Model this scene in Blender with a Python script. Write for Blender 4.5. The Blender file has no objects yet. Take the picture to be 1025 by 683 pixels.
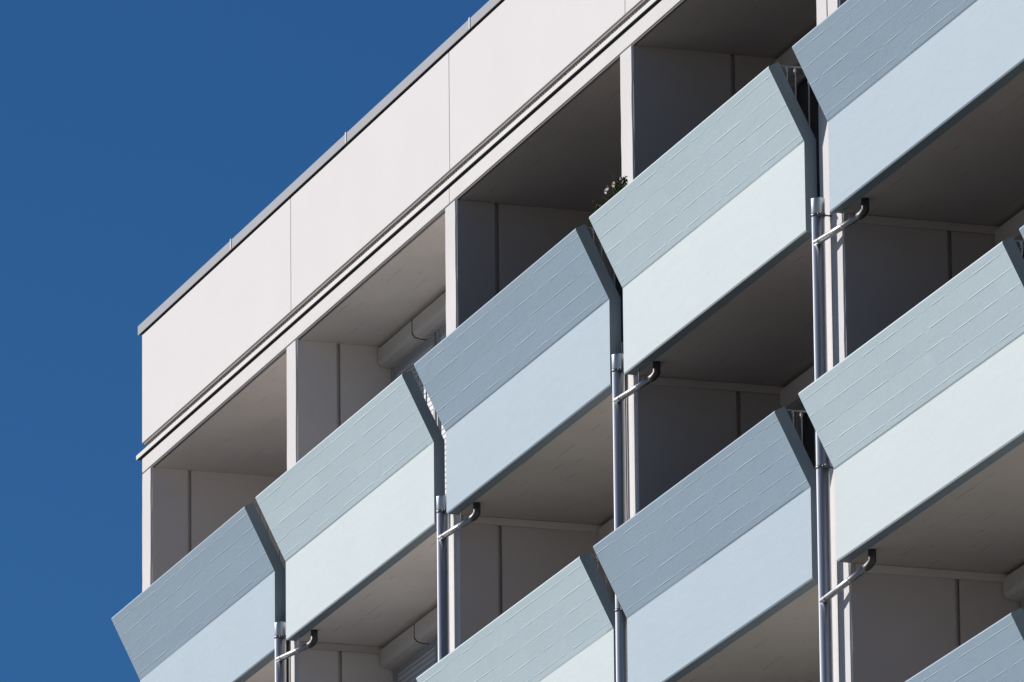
import bpy, bmesh, math, random
from mathutils import Vector, Matrix
random.seed(7)
S = bpy.context.scene
COL = S.collection
PI = math.pi

# ------------------------------------------------------------ camera
F = Vector((-0.91377756, 0.30466397, 0.2686828))
R = Vector((0.31371156, 0.94946878, -0.00970044))
U = Vector((0.2580613, -0.07542486, 0.96317987))
cd = bpy.data.cameras.new('camera')
cam = bpy.data.objects.new('camera', cd)
COL.objects.link(cam)
m = Matrix(((R.x, U.x, -F.x), (R.y, U.y, -F.y), (R.z, U.z, -F.z))).to_4x4()
m.translation = Vector((89.5155, -26.0819, -27.3233))
cam.matrix_world = m
cd.sensor_width = 36.0
cd.lens = 10032.8 / 1025.0 * 36.0
cd.clip_start = 1.0
cd.clip_end = 6000.0
S.camera = cam

# ------------------------------------------------------------ world, sun, exposure
SUN = Vector((-1.0, -1.0, 0.58)).normalized()          # towards the sun
elev = math.asin(SUN.z)
azim = math.atan2(SUN.x, SUN.y)                          # clockwise from +Y
w = bpy.data.worlds.new('World')
S.world = w
w.use_nodes = True
nt = w.node_tree
nt.nodes.clear()
sky = nt.nodes.new('ShaderNodeTexSky')
sky.sky_type = 'NISHITA'
sky.sun_disc = False
sky.sun_elevation = elev
sky.sun_rotation = azim
sky.altitude = 0
sky.air_density = 1.0
sky.dust_density = 0.0
sky.ozone_density = 10.0
hs = nt.nodes.new('ShaderNodeHueSaturation')
hs.inputs['Saturation'].default_value = 1.05
hs.inputs['Value'].default_value = 1.0
bg = nt.nodes.new('ShaderNodeBackground')
bg.inputs['Strength'].default_value = 0.060
wo = nt.nodes.new('ShaderNodeOutputWorld')
nt.links.new(sky.outputs[0], hs.inputs['Color'])
nt.links.new(hs.outputs[0], bg.inputs['Color'])
nt.links.new(bg.outputs[0], wo.inputs['Surface'])
sd = bpy.data.lights.new('sun', 'SUN')
sd.energy = 4.9
sd.angle = math.radians(0.53)
sd.color = (1.0, 0.955, 0.915)
so = bpy.data.objects.new('sun', sd)
COL.objects.link(so)
so.rotation_euler = SUN.to_track_quat('Z', 'Y').to_euler()
so.location = (-40, -60, 40)
S.view_settings.view_transform = 'Standard'
S.view_settings.look = 'None'
S.view_settings.gamma = 1.0
S.view_settings.exposure = 0.0
S.view_settings.use_curve_mapping = False
S.render.resolution_x = 1024
S.render.resolution_y = 682

# ------------------------------------------------------------ dimensions (metres, facade plane y = 0)
W = 4.7323      # bay
CW = 0.3016     # column width
TW = 0.1998     # extra width of the twin column
H = 2.80        # storey
ZB = -5.481     # underside of the top row of balconies
ZBEAM = -2.632
GROUND = -29.0
NB = 7          # bays modelled
def CX(k):      # left edge of column k
    return k * W + (TW if k > 4 else 0.0)
def CWID(k):
    return CW + (TW if k == 4 else 0.0)
XEND = CX(NB) + CW
GROOVE = {0: .368, 1: .388, 2: .36, 3: .872, 4: .868}
DEPTH = {0: 1.42, 1: .78, 2: 1.27, 3: 1.25, 4: 1.26, 5: 1.26, 6: 1.26}

# ------------------------------------------------------------ node helpers / materials
class N:
    def __init__(s, name):
        s.m = bpy.data.materials.new(name)
        s.m.use_nodes = True
        s.t = s.m.node_tree
        s.b = s.t.nodes['Principled BSDF']
    def n(s, typ, **kw):
        x = s.t.nodes.new(typ)
        for k, v in kw.items():
            if k.startswith('_'):
                setattr(x, k[1:], v)
            else:
                x.inputs[k.replace('__', ' ')].default_value = v
        return x
    def l(s, a, b):
        s.t.links.new(a, b)
    def math(s, op, a, b=None, c=None):
        x = s.t.nodes.new('ShaderNodeMath'); x.operation = op
        for i, v in enumerate((a, b, c)):
            if v is None: continue
            if isinstance(v, (int, float)): x.inputs[i].default_value = v
            else: s.l(v, x.inputs[i])
        return x.outputs[0]
    def ramp(s, v, lo, hi, a=0.0, b=1.0):
        x = s.t.nodes.new('ShaderNodeMapRange')
        x.inputs['From Min'].default_value = lo; x.inputs['From Max'].default_value = hi
        x.inputs['To Min'].default_value = a; x.inputs['To Max'].default_value = b
        s.l(v, x.inputs['Value'])
        return x.outputs[0]
    def mix(s, f, a, b, mode='MIX'):
        x = s.t.nodes.new('ShaderNodeMix'); x.data_type = 'RGBA'; x.blend_type = mode
        for sock, v in ((x.inputs[0], f), (x.inputs[6], a), (x.inputs[7], b)):
            if isinstance(v, (int, float)): sock.default_value = v
            elif isinstance(v, tuple): sock.default_value = (v[0], v[1], v[2], 1)
            else: s.l(v, sock)
        return x.outputs[2]
    def noise(s, vec, scale, detail=4, rough=.5):
        x = s.n('ShaderNodeTexNoise', Scale=scale, Detail=detail, Roughness=rough)
        s.l(vec, x.inputs['Vector'])
        return x.outputs['Fac']
    def coords(s, scale=(1, 1, 1), rnd=True):
        tc = s.n('ShaderNodeTexCoord')
        mp = s.n('ShaderNodeMapping')
        mp.inputs['Scale'].default_value = scale
        s.l(tc.outputs['Object'], mp.inputs['Vector'])
        if rnd:
            oi = s.n('ShaderNodeObjectInfo')
            v = s.n('ShaderNodeVectorMath', _operation='SCALE'); v.inputs['Scale'].default_value = 37.0
            cb = s.n('ShaderNodeCombineXYZ')
            for i in range(3): s.l(oi.outputs['Random'], cb.inputs[i])
            s.l(cb.outputs[0], v.inputs[0])
            ad = s.n('ShaderNodeVectorMath', _operation='ADD')
            s.l(mp.outputs[0], ad.inputs[0]); s.l(v.outputs[0], ad.inputs[1])
            return ad.outputs[0], tc.outputs['Object'], oi.outputs['Random']
        return mp.outputs[0], tc.outputs['Object'], None
    def bump(s, h, strength, dist):
        x = s.n('ShaderNodeBump', Strength=strength, Distance=dist)
        s.l(h, x.inputs['Height'])
        s.l(x.outputs[0], s.b.inputs['Normal'])
    def set(s, color=None, rough=None, metal=None, spec=None):
        for nm, v in (('Base Color', color), ('Roughness', rough), ('Metallic', metal), ('Specular IOR Level', spec)):
            if v is None: continue
            if isinstance(v, tuple): s.b.inputs[nm].default_value = (v[0], v[1], v[2], 1)
            elif isinstance(v, (int, float)): s.b.inputs[nm].default_value = v
            else: s.l(v, s.b.inputs[nm])

def boards(s, obj, rnd, width, jitter=0.0, axis='Z', seed=0.0):
    """board-formed concrete: returns (line height, per board tone) from object coordinates"""
    sp = s.n('ShaderNodeSeparateXYZ'); s.l(obj, sp.inputs[0])
    x = sp.outputs['X']; v = sp.outputs[axis]
    # slow waviness of the seams
    wv, _, _ = s.coords((0.22, 0.3, 0.3))
    wn = s.noise(wv, 1.0, 2)
    v = s.math('ADD', v, s.ramp(wn, 0, 1, -.001, .001))
    vv = s.math('DIVIDE', v, width)
    vv = s.math('ADD', vv, seed)
    fr = s.math('FRACT', vv)
    row = s.math('FLOOR', vv)
    d = s.math('ABSOLUTE', s.math('SUBTRACT', fr, 0.5))          # .5 at a seam
    # broken along the length: a different stretch of every seam shows
    cb = s.n('ShaderNodeCombineXYZ')
    s.l(x, cb.inputs[0])
    seam = s.math('FLOOR', s.math('ADD', vv, 0.5))
    off = s.math('MULTIPLY', seam, 7.31)
    if rnd is not None:
        off = s.math('ADD', off, s.math('MULTIPLY', rnd, 61.0))
    s.l(off, cb.inputs[1])
    brk = s.noise(cb.outputs[0], 1.7, 3, .6)
    return fr, row, d, brk, x, off

def paint(name, c, cu):
    """c: smooth-cast lower face, cu: board-cast upper face, a slightly bluer tone"""
    s = N(name)
    vec, obj, rnd = s.coords((1, 1, 1))
    fr, row, d, brk, x, off = boards(s, obj, rnd, 0.118, seed=.35)
    sp = s.n('ShaderNodeSeparateXYZ'); s.l(obj, sp.inputs[0])
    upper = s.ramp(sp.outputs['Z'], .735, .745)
    # seams: thin ridge, broken
    ridge = s.ramp(d, .46, .495)
    on = s.ramp(brk, .43, .56)
    ridge = s.math('MULTIPLY', ridge, s.math('ADD', s.math('MULTIPLY', on, .50), .50))
    # along its length a seam turns from a fin of paint into a groove and back
    cs = s.n('ShaderNodeCombineXYZ'); s.l(x, cs.inputs[0]); s.l(s.math('ADD', off, 13.7), cs.inputs[1])
    sgn = s.ramp(s.noise(cs.outputs[0], 2.6, 3, .6), .36, .54, -.35, 1.0)
    # board to board level differences
    cb = s.n('ShaderNodeCombineXYZ'); s.l(row, cb.inputs[0]); s.l(s.math('FLOOR', s.math('ADD', s.math('MULTIPLY', x, .42), s.math('MULTIPLY', row, .37))), cb.inputs[1])
    if rnd is not None: s.l(s.math('MULTIPLY', rnd, 91.0), cb.inputs[2])
    wn = s.n('ShaderNodeTexWhiteNoise'); s.l(cb.outputs[0], wn.inputs['Vector'])
    lvl = wn.outputs['Value']
    grain, _, _ = s.coords((1.5, 20, 30))
    gr = s.noise(grain, 2.5, 4, .6)
    fine = s.noise(vec, 60, 4, .6)
    h = s.math('ADD', s.math('MULTIPLY', s.math('MULTIPLY', ridge, sgn), .62), s.math('MULTIPLY', lvl, .95))
    h = s.math('ADD', h, s.math('MULTIPLY', gr, .16))
    h = s.math('MULTIPLY', h, s.math('ADD', s.math('MULTIPLY', upper, .92), .05))
    h = s.math('ADD', h, s.math('MULTIPLY', fine, .20))
    h = s.math('ADD', h, s.math('MULTIPLY', s.noise(s.coords((1, 1, 2.2))[0], 5.0, 3, .5), .45))
    s.bump(h, .8, .006)
    # colour: paint with faint board tone, weathering, dark marks below seams, pale seam ridges
    soft = s.noise(vec, 1.3, 5, .6)
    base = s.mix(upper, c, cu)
    col = s.mix(s.ramp(soft, .3, .7, 0, .5), base, s.mix(1.0, base, (.93, .93, .93), 'MULTIPLY'))
    col = s.mix(s.math('MULTIPLY', s.math('MULTIPLY', upper, lvl), .38), col, s.mix(1.0, base, (.84, .86, .87), 'MULTIPLY'))
    col = s.mix(s.math('MULTIPLY', s.math('MULTIPLY', ridge, upper), .10), col, (.80, .84, .85))  # lightens the seam ridges, painting in the light they catch
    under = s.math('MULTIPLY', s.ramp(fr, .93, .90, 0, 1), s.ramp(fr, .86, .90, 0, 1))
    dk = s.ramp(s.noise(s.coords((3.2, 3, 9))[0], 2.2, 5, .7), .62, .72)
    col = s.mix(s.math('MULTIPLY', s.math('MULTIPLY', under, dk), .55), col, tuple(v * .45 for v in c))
    # streaky scratches on the lower panel too
    st, _, _ = s.coords((5, 5, 55))
    sc = s.ramp(s.noise(st, 2.0, 3, .55), .68, .75)
    col = s.mix(s.math('MULTIPLY', sc, .5), col, tuple(v * .72 for v in c))
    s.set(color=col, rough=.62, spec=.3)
    return s.m

def plaster(name, c, rough=.85, bump=.3, var=.1, spots=.0, boardw=None, axis='Y', boardmix=.0):
    s = N(name)
    vec, obj, rnd = s.coords()
    a = s.noise(vec, 1.1, 6, .6)
    b = s.noise(vec, 45, 4, .6)
    col = s.mix(s.ramp(a, .3, .7), c, tuple(v * (1 - var) for v in c))
    if spots:
        v = s.ramp(s.noise(vec, 26, 3, .7), .70, .76)
        col = s.mix(s.math('MULTIPLY', v, spots), col, tuple(x * .45 for x in c))
    h = b
    if boardw:
        fr, row, d, brk, x, off = boards(s, obj, rnd, boardw, axis=axis)
        ln = s.math('MULTIPLY', s.ramp(d, .435, .485), s.ramp(brk, .56, .62))
        col = s.mix(s.math('MULTIPLY', ln, boardmix), col, tuple(v * .4 for v in c))
        cb = s.n('ShaderNodeCombineXYZ'); s.l(row, cb.inputs[0])
        wn = s.n('ShaderNodeTexWhiteNoise'); s.l(cb.outputs[0], wn.inputs['Vector'])
        h = s.math('ADD', s.math('MULTIPLY', b, .4), s.math('MULTIPLY', wn.outputs['Value'], .6))
    s.bump(h, bump, .004)
    s.set(color=col, rough=rough, spec=.2)
    return s.m

M = {}
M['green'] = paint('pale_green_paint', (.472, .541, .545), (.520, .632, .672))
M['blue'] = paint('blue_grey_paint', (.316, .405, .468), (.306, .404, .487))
M['panel'] = plaster('white_wall_panel', (.700, .672, .655), bump=.08, var=.03)
M['concrete_white'] = plaster('white_painted_concrete', (.705, .675, .655), bump=.8, var=.08, spots=.5)
M['soffit_lit'] = plaster('lit_grey_soffit', (.80, .735, .67), bump=.5, var=.12, boardw=.105, axis='Y', boardmix=.55)  # lighter soffit copy, puts the brighter loggias' light into the colour
M['soffit_dim'] = plaster('shaded_grey_brown_soffit', (.50, .45, .42), bump=.5, var=.12, boardw=.105, axis='Y', boardmix=.6)  # darker soffit copy, puts the dim loggias' shade into the colour
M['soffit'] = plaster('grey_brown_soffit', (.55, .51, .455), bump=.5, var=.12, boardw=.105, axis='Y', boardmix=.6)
M['wall_grey'] = plaster('grey_partition_render', (.52, .47, .44), bump=.3, var=.08)
M['rib'] = plaster('grey_ceiling_rib_paint', (.58, .54, .50), bump=.4, var=.1)
M['floor'] = plaster('balcony_floor_screed', (.42, .39, .36), bump=.4, var=.15)
M['dark'] = plaster('dark_parts_and_shade', (.03, .028, .027), bump=.1)  # near-black for dark parts and for painted shadow strips
M['seal'] = plaster('joint_sealant', (.22, .21, .20), bump=.1)
M['ledge'] = plaster('off_white_ledge', (.74, .73, .70), bump=.15, var=.05)
M['casing'] = plaster('grey_shutter_casing', (.66, .61, .56), bump=.05, var=.04, rough=.5)
M['ground'] = plaster('courtyard_ground', (.36, .345, .31), bump=.2, var=.4)

def metal(name, c, rough, metallic=1.0, streak=.1):
    s = N(name)
    v, obj, r = s.coords((6, 6, 1.2))
    a = s.noise(v, 3, 5, .6)
    v2 = s.coords((1, 1, 1))[0]
    b = s.noise(v2, 14, 4, .6)
    col = s.mix(s.ramp(a, .3, .7), c, tuple(x * (1 - streak) for x in c))
    s.set(color=col, rough=s.ramp(b, .3, .7, rough * .8, rough * 1.25), metal=metallic)
    return s.m
z_ = N('galvanised_steel')
z_.set(color=z_.mix(z_.ramp(z_.noise(z_.coords((1, 1, .5))[0], 1.5, 3), .3, .7), (.60, .63, .67), (.57, .60, .64)), rough=.42, metal=1.0)
M['zinc'] = z_.m
a_ = N('dull_steel_arm')
a_.set(color=a_.mix(a_.ramp(a_.noise(a_.coords()[0], 3, 3), .3, .7), (.40, .40, .39), (.36, .36, .36)), rough=.42, metal=1.0)
M['arm'] = a_.m
M['elbow'] = metal('dark_shaded_steel', (.10, .098, .095), .5, .7)  # steel darkened to put the elbow's shadow into its colour
M['coping'] = plaster('grey_sheet_metal_coping', (.355, .36, .385), rough=.75, bump=.03, var=.05)
M['vent'] = plaster('dull_vent_sheet', (.30, .28, .26), bump=.1)
M['rail'] = metal('grey_rail_steel', (.36, .37, .38), .45, .3)
M['clamp'] = metal('dark_grey_clamp_steel', (.16, .17, .18), .4, .6)
M['clip'] = plaster('pale_zinc_clip', (.56, .56, .58), rough=.7, bump=.03, var=.05)
M['wall_lit'] = plaster('lit_partition_render', (.74, .68, .64), bump=.3, var=.08)  # lighter partition copy, stands in for stronger light in the left bays
M['lining_white'] = plaster('white_bounce_wall', (.80, .74, .69), bump=.2, var=.05)  # pale finish added to bounce more light into a loggia
M['lining_dark'] = plaster('dark_low_bounce_wall', (.30, .27, .25), bump=.2, var=.05)  # dark finish added to cut the light bounced in a loggia
M['floor_dark'] = plaster('dark_low_bounce_floor', (.26, .235, .22), bump=.3, var=.15)  # unseen floor darkened to cut bounced light
M['floor_pale'] = plaster('pale_bounce_floor', (.66, .60, .55), bump=.3, var=.1)  # unseen floor made pale to raise bounced light
M['frame'] = plaster('grey_window_frame', (.40, .40, .40), bump=.03, rough=.45)
def slat_mat(name, c):
    s = N(name)
    v, obj, r = s.coords((1, 1, 1))
    sp = s.n('ShaderNodeSeparateXYZ'); s.l(obj, sp.inputs[0])
    f = s.math('FRACT', s.math('DIVIDE', sp.outputs['Z'], .052))
    h = s.ramp(s.math('ABSOLUTE', s.math('SUBTRACT', f, .5)), .38, .5, 1, 0)
    s.bump(h, .9, .008)
    col = s.mix(h, tuple(x * .35 for x in c), c)
    s.set(color=col, rough=.5)
    return s.m
M['shutter'] = slat_mat('light_grey_roller_shutter', (.62, .62, .63))
g = N('dark_window_glass'); g.set(color=(.02, .024, .028), rough=.06, spec=.6); M['glass'] = g.m
M['edge'] = plaster('dark_slate_edge', (.225, .275, .300), bump=.4, var=.1)  # darker slate tone for parapet end faces and underside
def simple(name, c, rough=.6):
    s = N(name); v = s.coords()[0]
    s.set(color=s.mix(s.ramp(s.noise(v, 9, 3), .3, .7), c, tuple(x * .6 for x in c)), rough=rough)
    return s.m
M['leaf'] = simple('dark_green_leaf', (.075, .11, .02), .55)
M['petal'] = simple('white_petal', (.80, .76, .70), .6)
M['petal_pink'] = simple('pale_pink_petal', (.72, .50, .42), .6)
M['pot'] = simple('dark_planter_plastic', (.03, .035, .045), .5)

# ------------------------------------------------------------ mesh helpers
def box(bm, x0, x1, y0, y1, z0, z1, bev=0.0):
    vs = [bm.verts.new((x, y, z)) for x in (x0, x1) for y in (y0, y1) for z in (z0, z1)]
    fs = [(0, 1, 3, 2), (4, 6, 7, 5), (0, 4, 5, 1), (2, 3, 7, 6), (0, 2, 6, 4), (1, 5, 7, 3)]
    faces = [bm.faces.new([vs[i] for i in f]) for f in fs]
    if bev:
        ed = set(e for f in faces for e in f.edges)
        bmesh.ops.bevel(bm, geom=list(ed), offset=bev, segments=2, affect='EDGES', profile=.6)
def prism(bm, prof, x0, x1, bev=0.0, segs=1):
    """profile of (y, z) points, extruded along x"""
    a = [bm.verts.new((x0, y, z)) for y, z in prof]
    b = [bm.verts.new((x1, y, z)) for y, z in prof]
    n = len(prof)
    fs = [bm.faces.new(a), bm.faces.new(b[::-1])]
    for i in range(n):
        j = (i + 1) % n
        fs.append(bm.faces.new((a[i], b[i], b[j], a[j])))
    if bev:
        ed = [e for f in fs for e in f.edges]
        bmesh.ops.bevel(bm, geom=list(set(ed)), offset=bev, segments=segs, affect='EDGES')
def tube(bm, pts, r, n=24, cap=True, radii=None):
    pts = [Vector(p) for p in pts]
    rings = []
    prev = None
    for i, p in enumerate(pts):
        if i == 0: t = pts[1] - p
        elif i == len(pts) - 1: t = p - pts[i - 1]
        else: t = (p - pts[i - 1]).normalized() + (pts[i + 1] - p).normalized()
        t.normalize()
        a = prev if prev is not None else (Vector((1, 0, 0)) if abs(t.x) < .8 else Vector((0, 1, 0)))
        a = (a - t * a.dot(t)).normalized()
        prev = a
        b = t.cross(a)
        rr = radii[i] if radii else r
        rings.append([bm.verts.new(p + (a * math.cos(2 * PI * k / n) + b * math.sin(2 * PI * k / n)) * rr) for k in range(n)])
    for q in range(len(rings) - 1):
        for k in range(n):
            f = bm.faces.new((rings[q][k], rings[q][(k + 1) % n], rings[q + 1][(k + 1) % n], rings[q + 1][k]))
            f.smooth = True
    if cap:
        bm.faces.new(rings[0][::-1]); bm.faces.new(rings[-1])
def mesh(name, bm, mat):
    bmesh.ops.recalc_face_normals(bm, faces=bm.faces[:])
    me = bpy.data.meshes.new(name)
    bm.to_mesh(me); bm.free()
    me.materials.append(mat)
    return me
def put(name, me, parent=None, loc=(0, 0, 0), label=None):
    """link a part; loc is in world space (parents are never rotated)"""
    o = bpy.data.objects.new(name, me)
    COL.objects.link(o)
    if parent is not None:
        o.parent = parent
        base = Vector((0, 0, 0)); q = parent
        while q is not None:
            base += q.location; q = q.parent
        o.location = Vector(loc) - base
    else:
        o.location = loc
    if label: o['label'] = label
    return o
def part(name, bm, mat, parent=None, loc=(0, 0, 0), label=None):
    return put(name, mesh(name, bm, mat), parent, loc, label)
def empty(name, loc):
    o = bpy.data.objects.new(name, None); COL.objects.link(o); o.location = loc
    o.empty_display_size = .3
    return o
def copy_tree(o, parent, loc=None):
    c = o.copy(); COL.objects.link(c)
    c.parent = parent
    if loc is not None: c.location = loc
    for ch in list(o.children):
        copy_tree(ch, c)
    return c

# ------------------------------------------------------------ ground
bm = bmesh.new()
box(bm, -3000, 3000, -3000, 3000, -.3, 0)
gr = part('ground', bm, M['ground'], None, (0, 0, GROUND)); gr['kind'] = 'structure'

# ------------------------------------------------------------ the building
B = empty('apartment_building', (0, 0, GROUND))
B['label'] = 'white apartment block with folded pale green and blue concrete balcony fronts under a flat roof'
B['category'] = 'building'

# body behind the loggias (floors below the modelled storeys are closed)
NR = 4
ZLOW = ZB - (NR - 1) * H - .02
bm = bmesh.new()
box(bm, .02, XEND - .02, 1.75, 13.0, GROUND - .2, ZBEAM + .1)
box(bm, .02, XEND - .02, .02, 1.75, GROUND - .2, ZLOW - H + .02)
part('wall', bm, M['concrete_white'], B)
# balcony bands of the lower storeys
bm = bmesh.new()
r = NR
while ZB - r * H > GROUND + 1:
    for k in range(NB):
        x0 = CX(k) + CWID(k) + .022; x1 = CX(k + 1) - .021
        z = ZB - r * H
        prism(bm, [(-.112, z), (-.112, z + .731), (-.4028, z + 1.3207), (-.3146, z + 1.3668), (-.012, z + .75), (-.012, z)], x0, x1)
    r += 1
o = part('lower_balconies', bm, M['green'], B); o['kind'] = 'stuff'

# attic: near-black box painting the shade behind the vent strip, body, wall panels
bm = bmesh.new()
box(bm, .45, XEND - .45, .10, 13.0, -2.49, -2.262)
part('attic_void_shade', bm, M['dark'], B)
bm = bmesh.new()
box(bm, .03, XEND - .03, .125, 13.0, -2.26, -1.19)
part('attic_wall', bm, M['panel'], B)
seams = [0.0] + [k * W + .15 for k in range(1, 5)] + [CX(k) + .15 for k in range(5, NB)] + [XEND]
for a, b in zip(seams[:-1], seams[1:]):
    bm = bmesh.new()
    box(bm, a + (.007 if a > 0 else 0), b - (.007 if b < XEND else 0), 0.0, .115, -2.318, -1.241, .004)
    part('wall_panel', bm, M['panel'], B)
for a in seams[1:-1]:
    bm = bmesh.new()
    box(bm, a - .03, a + .03, .06, .12, -2.29, -1.27)
    part('panel_joint', bm, M['seal'], B)

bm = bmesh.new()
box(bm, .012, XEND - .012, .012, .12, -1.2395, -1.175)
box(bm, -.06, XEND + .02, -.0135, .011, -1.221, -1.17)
part('coping_shade_strip', bm, M['dark'], B)  # near-black strips paint the shadow line under the coping
# coping
bm = bmesh.new()
prism(bm, [(-.020, -1.223), (-.020, -1.132), (.25, -1.105), (.30, -1.105), (.30, -1.14), (.13, -1.16), (-.014, -1.16), (-.014, -1.223)], -.078, XEND + .035)
cop = part('coping', bm, M['coping'], B)
for i in range(-1, 10):
    x = 3.05 + 3.61 * i
    if x < .2 or x > XEND - .2: continue
    bm = bmesh.new()
    prism(bm, [(-.026, -1.225), (-.026, -1.123), (.1, -1.108), (.30, -1.09), (.30, -1.10), (.0, -1.13), (-.0195, -1.14), (-.0195, -1.225)], x - .02, x + .02)
    part('coping_joint', bm, M['clip'], cop)
bm = bmesh.new()
box(bm, 0.05, XEND - .05, .3, 13.0, -1.19, -1.16)
part('roof', bm, M['coping'], B)
# vent strip: perforated angle and thin upright bars
bm = bmesh.new()
box(bm, .02, XEND - .02, .014, .055, -2.340, -2.319)
x = .04
while x < XEND - .03:
    wv = .007 + random.random() * .010
    box(bm, x, x + wv, .030, .034, -2.432, -2.3405)
    x += .052 + random.uniform(-.012, .012)
part('vent_grille', bm, M['vent'], B)
# ledge under the vent strip
bm = bmesh.new()
prism(bm, [(-.030, -2.464), (-.030, -2.422), (.09, -2.412), (.09, -2.440), (-.025, -2.464)], -.10, XEND + .03)
part('ledge', bm, M['ledge'], B)
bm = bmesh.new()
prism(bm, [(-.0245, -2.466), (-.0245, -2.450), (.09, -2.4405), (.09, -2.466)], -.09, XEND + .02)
part('ledge_shade_strip', bm, M['dark'], B)  # near-black strip paints the shadow line under the ledge
# beam, cast in lengths
bj = [0.0] + [CX(k) + .13 for k in range(2, NB, 2)] + [XEND]
for a, b in zip(bj[:-1], bj[1:]):
    bm = bmesh.new()
    box(bm, a + (.004 if a > 0 else 0), b - (.004 if b < XEND else 0), .0, .22, ZBEAM + .014, -2.472, .008)
    part('roof_beam', bm, M['concrete_white'], B)
bm = bmesh.new()
box(bm, .01, XEND - .01, .012, .040, ZBEAM + .001, ZBEAM + .03)
part('beam_drip_edge', bm, M['seal'], B)
for k in range(NB):
    bm = bmesh.new()
    box(bm, CX(k) + .15, CX(k + 1) + .15 - .001, .042, 1.8, ZBEAM - .002, -2.48)
    part('ceiling_slab', bm, M['soffit_lit' if k <= 1 else 'soffit_dim'], B)  # tone per bay imitates how brightly each ceiling is lit

# columns: front fins running the full height
for k in range(NB + 1):
    wid = CWID(k)
    g = GROOVE.get(k, .87)
    x0 = CX(k)
    bm = bmesh.new()
    def fin(a, b):
        n = 90; z0 = GROUND; z1 = ZBEAM - .0015
        # chamfered front corners with slightly uneven arrises
        prof = []
        for i in range(n + 1):
            z = z1 + (max(z0, -16.0) - z1) * i / n
            c1 = .009 + random.uniform(-.004, .005); c2 = .012 + random.uniform(-.005, .008)
            prof.append([bm.verts.new(p) for p in ((a, g, z), (a, c1, z), (a + c1, 0, z), (b - c2, 0, z), (b, c2, z), (b, g, z))])
        for i in range(n):
            for j in range(5):
                bm.faces.new((prof[i][j], prof[i][j + 1], prof[i + 1][j + 1], prof[i + 1][j]))
        bm.faces.new(prof[0])
        box(bm, a, b, 0, g, z0, -16.0 - .001)
    if k == 4:
        fin(x0, x0 + .247); fin(x0 + .256, x0 + wid)
    else:
        fin(x0, x0 + wid)
    part('column', bm, M['concrete_white'], B)

for k in (1, 3):
    bm = bmesh.new()
    tube(bm, [(CX(k) + .062, -.022, GROUND), (CX(k) + .062, -.022, ZB + .35)], .017, 12)
    part('cable_conduit', bm, M['dark'], B)

# partitions: per column and storey, behind the fin, with the recessed groove
def bright(row, k):      # loggias given pale walls, floor and shutters to raise the bounced light
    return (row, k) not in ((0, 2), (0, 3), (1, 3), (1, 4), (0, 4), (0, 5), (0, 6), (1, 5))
def storey(row):        # (floor top, ceiling underside)
    c = ZBEAM - .002 if row == 0 else ZB - (row - 1) * H + .003
    f = ZB - row * H + .19
    return f, c
for k in range(NB + 1):
    g = GROOVE.get(k, .87)
    for row in range(NR):
        f, c = storey(row)
        bm = bmesh.new()
        wid = CWID(k)
        box(bm, CX(k) + .05, CX(k) + wid - .045, g + .0015, g + .038, f - .01, c - .0015)
        box(bm, CX(k) + .001, CX(k) + wid - .001 - .004, g + .038, 1.76, f - .01, c - .0015)
        # right-facing skin of the fin in the same grey
        part('partition_wall', bm, M['wall_lit' if k <= 1 else 'wall_grey'], B)  # lighter copy in the left bays imitates their stronger light
        bm = bmesh.new()
        box(bm, CX(k) + wid + .0005, CX(k) + wid + .0045, .013, g - .002, f, c - .002)
        part('partition_lining', bm, M['wall_lit' if k <= 1 else 'wall_grey'], B)
        if k > 0:
            bm = bmesh.new()
            box(bm, CX(k) - .0045, CX(k) - .0005, .013, 1.6, f, c - .002)
            part('partition_lining', bm, M['lining_white' if bright(row, k - 1) else 'lining_dark'], B)  # unseen left-facing skin, added to set the bounced light
        if row > 0 and k < NB:
            bm = bmesh.new()
            d = DEPTH[k]
            box(bm, CX(k) + wid + .006, CX(k) + wid + .03, .045, d + .05, c - .068, c - .002, .006)
            part('ceiling_rib', bm, M['rib'], B)

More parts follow.
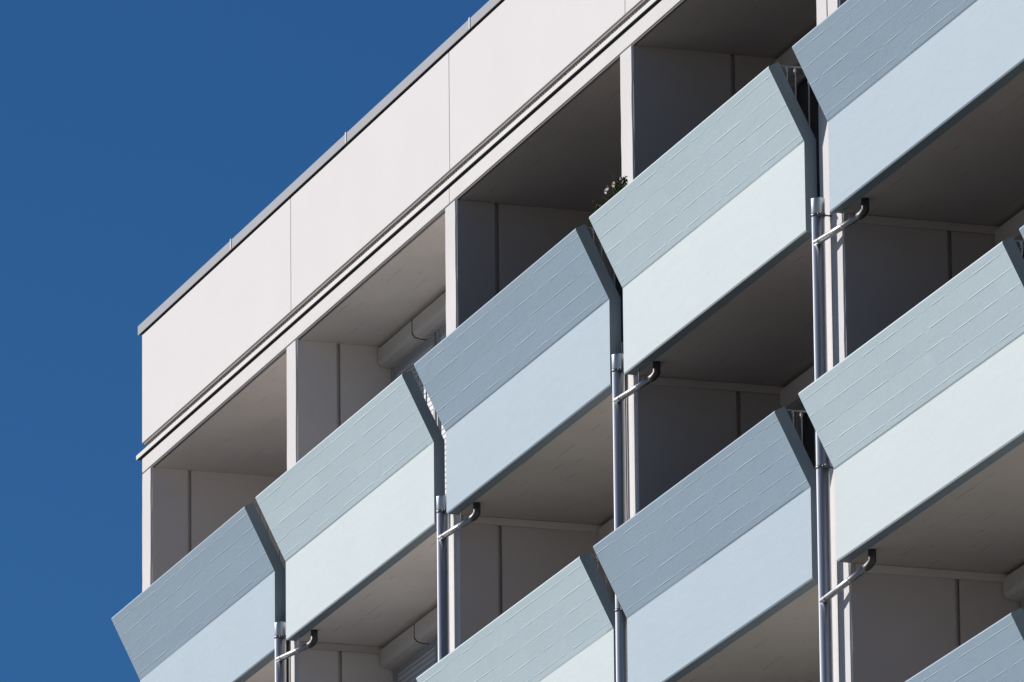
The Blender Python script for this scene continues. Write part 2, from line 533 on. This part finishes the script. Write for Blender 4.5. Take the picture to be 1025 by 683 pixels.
# back of each loggia: wall, shutter casing, window
def loggia(k, row):
    f, c = storey(row)
    x0 = CX(k) + CWID(k); x1 = CX(k + 1)
    d = DEPTH[k]
    yb = d + .215
    lit = bright(row, k)
    bm = bmesh.new()
    if k == 1:
        box(bm, x0 - .01, x1 + .01, yb + .02, yb + .14, f - .01, c - .003)
    else:
        box(bm, x0 - .01, x1 + .01, yb + .02, yb + .14, f - .01, c - .003)
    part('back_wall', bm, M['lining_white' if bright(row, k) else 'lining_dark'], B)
    # casing: flat front, canted lower front, in two lengths
    zt = c - .034; h = .175
    def prof(e):
        return [(d - e, zt), (d - e, zt - .125 - e), (d + .025, zt - .160 - e), (d + .085, zt - h - e), (yb + .01, zt - h - e), (yb + .01, zt)]
    bm = bmesh.new()
    s = x0 + 1.05
    for a, b in ((x0 + .012, s - .006), (s + .006, x1 - .012)):
        prism(bm, prof(0), a, b, .003)
    sb_ = part('shutter_box', bm, M['casing'], B)
    bm = bmesh.new()
    prism(bm, [(y - .003 if y < d + .1 else y - .004, z - (.004 if z < zt else 0)) for y, z in prof(0)], s - .0058, s + .0058)
    part('joint_strip', bm, M['dark'], sb_)
    zt2 = zt - h - .001
    # windows: two leaves
    for a, b in ((x0 + .03, x0 + 1.30), (x0 + 1.36, x1 - .06)):
        bm = bmesh.new()
        y0, y1 = d + .13, d + .20
        t = .05
        box(bm, a, a + t, y0, y1, f + .03, zt2)
        box(bm, b - t, b, y0, y1, f + .03, zt2)
        box(bm, a + t, b - t, y0, y1, f + .03, f + .10)
        box(bm, a + t, b - t, y0 + .01, y1, zt2 - .05, zt2)
        wn = part('window', bm, M['frame'], B)
        bm = bmesh.new()
        if lit:
            box(bm, a + t, b - t, y0 + .02, y0 + .035, f + .10, zt2 - .051)
            part('roller_shutter', bm, M['shutter'], wn)
        else:
            box(bm, a + t, b - t, y0 + .04, y0 + .05, f + .10, zt2 - .051)
            part('pane', bm, M['glass'], wn)
for row in range(NR):
    for k in range(NB):
        loggia(k, row)

# balconies: floor slab > folded parapet, side guard
PW = W - .3239 - .0212
def parapet_mesh(col):
    """profile relative to the underside of the panel, x from 0 to PW"""
    bm = bmesh.new()
    P = [(-.103, 0), (-.112, .011), (-.112, .731), (-.3988, 1.3126), (-.3955, 1.3245), (-.3146, 1.3668), (-.012, .7535), (-.012, 0)]
    n = 24
    prev = None
    rings = []
    for i in range(n + 1):
        rings.append([bm.verts.new((PW * i / n, y, z)) for y, z in P])
    ends = [bm.faces.new(rings[0]), bm.faces.new(rings[-1][::-1])]
    for i in range(n):
        for j in range(8):
            q = (j + 1) % 8
            bm.faces.new((rings[i][j], rings[i + 1][j], rings[i + 1][q], rings[i][q]))
    bm.edges.ensure_lookup_table()
    sharp = []
    for e in bm.edges:
        if len(e.link_faces) == 2 and e.calc_face_angle(0) > .3:
            a = (e.verts[0].co + e.verts[1].co) / 2
            if abs(e.verts[0].co.x - e.verts[1].co.x) > .01: continue        # long edges stay crisp, ends get rounded
            sharp.append(e)
    bmesh.ops.bevel(bm, geom=sharp, offset=.005, segments=2, affect='EDGES', profile=.5)
    bmesh.ops.recalc_face_normals(bm, faces=bm.faces[:])
    for f in bm.faces:
        n_ = f.normal
        if abs(n_.x) > .95 or (n_.z < -.95): f.material_index = 1
    me = mesh('parapet', bm, M[col])
    me.materials.append(M['edge'])
    return me
par = {c: parapet_mesh(c) for c in ('green', 'blue')}
PLAB = {'green': 'pale green painted folded concrete parapet', 'blue': 'blue grey painted folded concrete parapet'}
# side guard: short rail and bars closing the side between leaning panel and column
bm = bmesh.new()
tube(bm, [(0, -.325, 0), (0, .0, 0)], .006, 8)
for yy in (-.235, -.165, -.055):
    zl = 0.0 - .02 - .62 * min(1, (yy + .3146) / .3026) - .02
    tube(bm, [(0, yy, -.004), (0, yy, max(zl, -.64))], .0065, 8)
    tube(bm, [(0, yy - .002, -.015), (0, yy - .002, -.055)], .010, 8)
guard = mesh('side_guard', bm, M['rail'])
# small fixing plate
for row in range(NR):
    for k in range(NB):
        x0 = CX(k) + CWID(k); x1 = CX(k + 1)
        z = ZB - row * H
        d = DEPTH[k] + .3
        bm = bmesh.new()
        box(bm, x0 + .002, x1 - .002, -.0125, 1.76, z + .003, z + .19)
        sl = part('balcony', bm, M[('soffit_lit' if k <= 1 else 'soffit') if bright(row + 1, k) else 'soffit_dim'], B)  # soffit tone imitates the light reaching the loggia below
        col = 'blue' if (k + row) % 2 == 0 else 'green'
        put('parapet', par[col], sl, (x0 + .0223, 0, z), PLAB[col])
        put('side_guard', guard, sl, (x1 - .0212 - .03, 0, z + 1.345))
# floor finish (unseen; pale or dark per loggia to tune bounced sunlight)
for row in range(NR):
    for k in range(NB):
        bm = bmesh.new()
        z = ZB - row * H
        box(bm, CX(k) + CWID(k) + .006, CX(k + 1) - .006, .0, DEPTH[k] + .2, z + .19, z + .20)
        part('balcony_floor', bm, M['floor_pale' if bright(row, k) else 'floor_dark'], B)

# ------------------------------------------------------------ downpipes
PIPE = {1: 'steel downpipe nearest the left corner of the building, only its top in view',
        2: 'second steel downpipe from the left corner, under the white slit between two top-row balconies',
        3: 'steel downpipe below the balcony with the flowering plant, third pipe from the left',
        4: 'long steel downpipe running down in front of the wide double column on the right',
        5: 'steel downpipe at the far right past the double column', 6: 'steel downpipe at the far right past the double column'}
def downpipe(k):
    xc = CX(k) + {1: .170, 2: .155, 3: .198, 4: .210}[k]
    yc = {1: -.118, 2: -.092, 3: -.115, 4: -.092}[k]
    t = empty('downpipe', (xc, yc, GROUND))
    t['label'] = PIPE[k]; t['category'] = 'downpipe'; t['group'] = 'steel downpipes between the balconies'
    bm = bmesh.new()
    ztop = ZB + .20
    tube(bm, [(xc, yc, GROUND), (xc, yc, ZB + .075)], .0515, 32)
    part('pipe', bm, M['zinc'], t)
    # sleeve with rolled lip, open at the top
    bm = bmesh.new()
    tube(bm, [(xc, yc, ZB + .05), (xc, yc, ZB + .052), (xc, yc, ztop - .012), (xc, yc, ztop - .006), (xc, yc, ztop), (xc, yc, ztop - .001), (xc, yc, ZB + .08)],
         .056, 32, cap=False, radii=[.0525, .0545, .0545, .0555, .055, .051, .051])
    part('sleeve', bm, M['zinc'], t)
    def clamp(z):
        bm = bmesh.new()
        tube(bm, [(xc, yc, z - .012), (xc, yc, z - .011), (xc, yc, z + .011), (xc, yc, z + .012)], .06, 32, radii=[.05, .0565, .0565, .05])
        # lugs and bolt on the right side, stand-off to the column
        box(bm, xc + .052, xc + .085, yc - .012, yc + .012, z - .012, z + .012, .002)
        tube(bm, [(xc + .07, yc - .03, z), (xc + .07, yc + .03, z)], .007, 10)
        tube(bm, [(xc + .03, yc + .03, z), (xc + .03, .02, z - .004)], .007, 8)
        part('pipe_clamp', bm, M['clamp'], t)
    clamp(ZB + .062)
    for row in range(1, NR): clamp(ZB - row * H + .83)
    for row in range(NR):
        z = ZB - row * H
        xe = CX(k) + CWID(k) + .435; ye = .025
        zs = z - ({1: .150, 2: .180, 3: .20, 4: .165}[k] if row == 0 else .24); ze = z - .118
        bm = bmesh.new()
        A = Vector((xc + .01, yc - .03, zs)); E_ = Vector((xe - .035, ye - .02, ze))
        dr = (E_ - A).normalized()
        tube(bm, [A - dr * .0, A + dr * (E_ - A).length * .985], .0265, 20)
        # collar at the joint
        tube(bm, [A + dr * .06, A + dr * .07], .029, 20)
        part('branch_pipe', bm, M['arm'], t)
        bm = bmesh.new()
        E0 = A + dr * (E_ - A).length * .96
        pts = [E0]
        top = Vector((xe + .01, ye, z + .01))
        c0 = E_ + dr * .03
        for i in range(0, 9):
            s_ = i / 8
            pts.append(E_.lerp(c0, s_).lerp(c0.lerp(Vector((top.x, top.y, z - .085)), s_), s_))
        pts.append(top)
        tube(bm, pts, .032, 20)
        part('drain_elbow', bm, M['elbow'], t)
        bm = bmesh.new()
        mid = A.lerp(E_, .62)
        tube(bm, [mid - dr * .005, mid + dr * .005], .0285, 16)
        tube(bm, [mid, (mid.x, mid.y + .005, z + .002)], .005, 8)
        part('branch_hanger', bm, M['clip'], t)
    return t
for k in range(1, 5): downpipe(k)

# ------------------------------------------------------------ flowering plant over the parapet
pl = empty('flowering_plant', (14.80, -.10, -4.42))
pl['label'] = 'small leafy plant with white flowers peeking over the pale green balcony front'
pl['category'] = 'plant'
bm = bmesh.new()
prism(bm, [(-.175, -4.42), (-.225, -4.24), (-.02, -4.24), (-.05, -4.42)], 14.54, 15.0, .006)
part('planter_box', bm, M['pot'], pl)
bm = bmesh.new()
rnd = random.Random(3)
def leaf(bm, c, L, wd, d, upv):
    d = d.normalized(); s_ = d.cross(upv)
    if s_.length < .01: s_ = Vector((1, 0, 0))
    s_.normalize(); n_ = s_.cross(d)
    p = [c, c + d * L * .35 + s_ * wd / 2 + n_ * L * .05, c + d * L * .75 + s_ * wd * .35 + n_ * L * .03, c + d * L - n_ * L * .08,
         c + d * L * .75 - s_ * wd * .35 + n_ * L * .03, c + d * L * .35 - s_ * wd / 2 + n_ * L * .05]
    bm.faces.new([bm.verts.new(q) for q in p])
for i in range(420):
    x = rnd.triangular(14.40, 15.12, 14.90)
    hmax = .24 * math.exp(-((x - 14.97) / .24) ** 2) + .05
    t = rnd.random()
    z = -4.26 + .035 + hmax * t
    y = -.16 - .13 * t + max(-.05, min(.05, rnd.gauss(0, .025)))
    d = Vector((rnd.gauss(0, .8), rnd.gauss(-.3, .7), rnd.gauss(.3, .6)))
    leaf(bm, Vector((x, y, z)), rnd.uniform(.035, .07), rnd.uniform(.014, .028), d, Vector((0, 0, 1)))
for i in range(90):                                   # a trailing shoot at the left end, in front of the panel's inner edge
    t = rnd.random()
    leaf(bm, Vector((14.50 - .10 * t + rnd.gauss(0, .03), -.30 + rnd.gauss(0, .03), -4.06 - .14 * t + rnd.gauss(0, .02))), rnd.uniform(.03, .05), rnd.uniform(.012, .022),
         Vector((rnd.gauss(0, .8), rnd.gauss(-.3, .7), rnd.gauss(.1, .6))), Vector((0, 0, 1)))
for i in range(26):
    x = rnd.triangular(14.5, 15.1, 14.95)
    hmax = .20 * math.exp(-((x - 14.97) / .24) ** 2) + .04
    tube(bm, [(x, -.14, -4.27), (x + rnd.uniform(-.03, .03), -.2, -4.2 + hmax * .4), (x + rnd.uniform(-.05, .05), -.26, -4.23 + hmax)], .0025, 5)
part('foliage', bm, M['leaf'], pl)
for (x, y, z, rr, pt) in ((14.83, -.35, -4.022, .024, 'petal'), (14.86, -.345, -4.000, .020, 'petal'), (15.00, -.34, -4.010, .026, 'petal_pink'), (15.06, -.30, -3.975, .018, 'petal')):
    bm = bmesh.new()
    for q in range(9):
        a = q / 9 * 2 * PI
        d = Vector((.1, -.35, 0)) + Vector((.96, .28, 0)) * math.cos(a) + Vector((0, -.1, 1)) * math.sin(a)
        leaf(bm, Vector((x, y, z)), rr * 1.1, rr * .8, d, Vector((.28, -.95, .1)))
        leaf(bm, Vector((x, y - .006, z)), rr * .7, rr * .6, d + Vector((.2, -.6, 0)), Vector((.28, -.95, .1)))
    part('flower', bm, M[pt], pl)
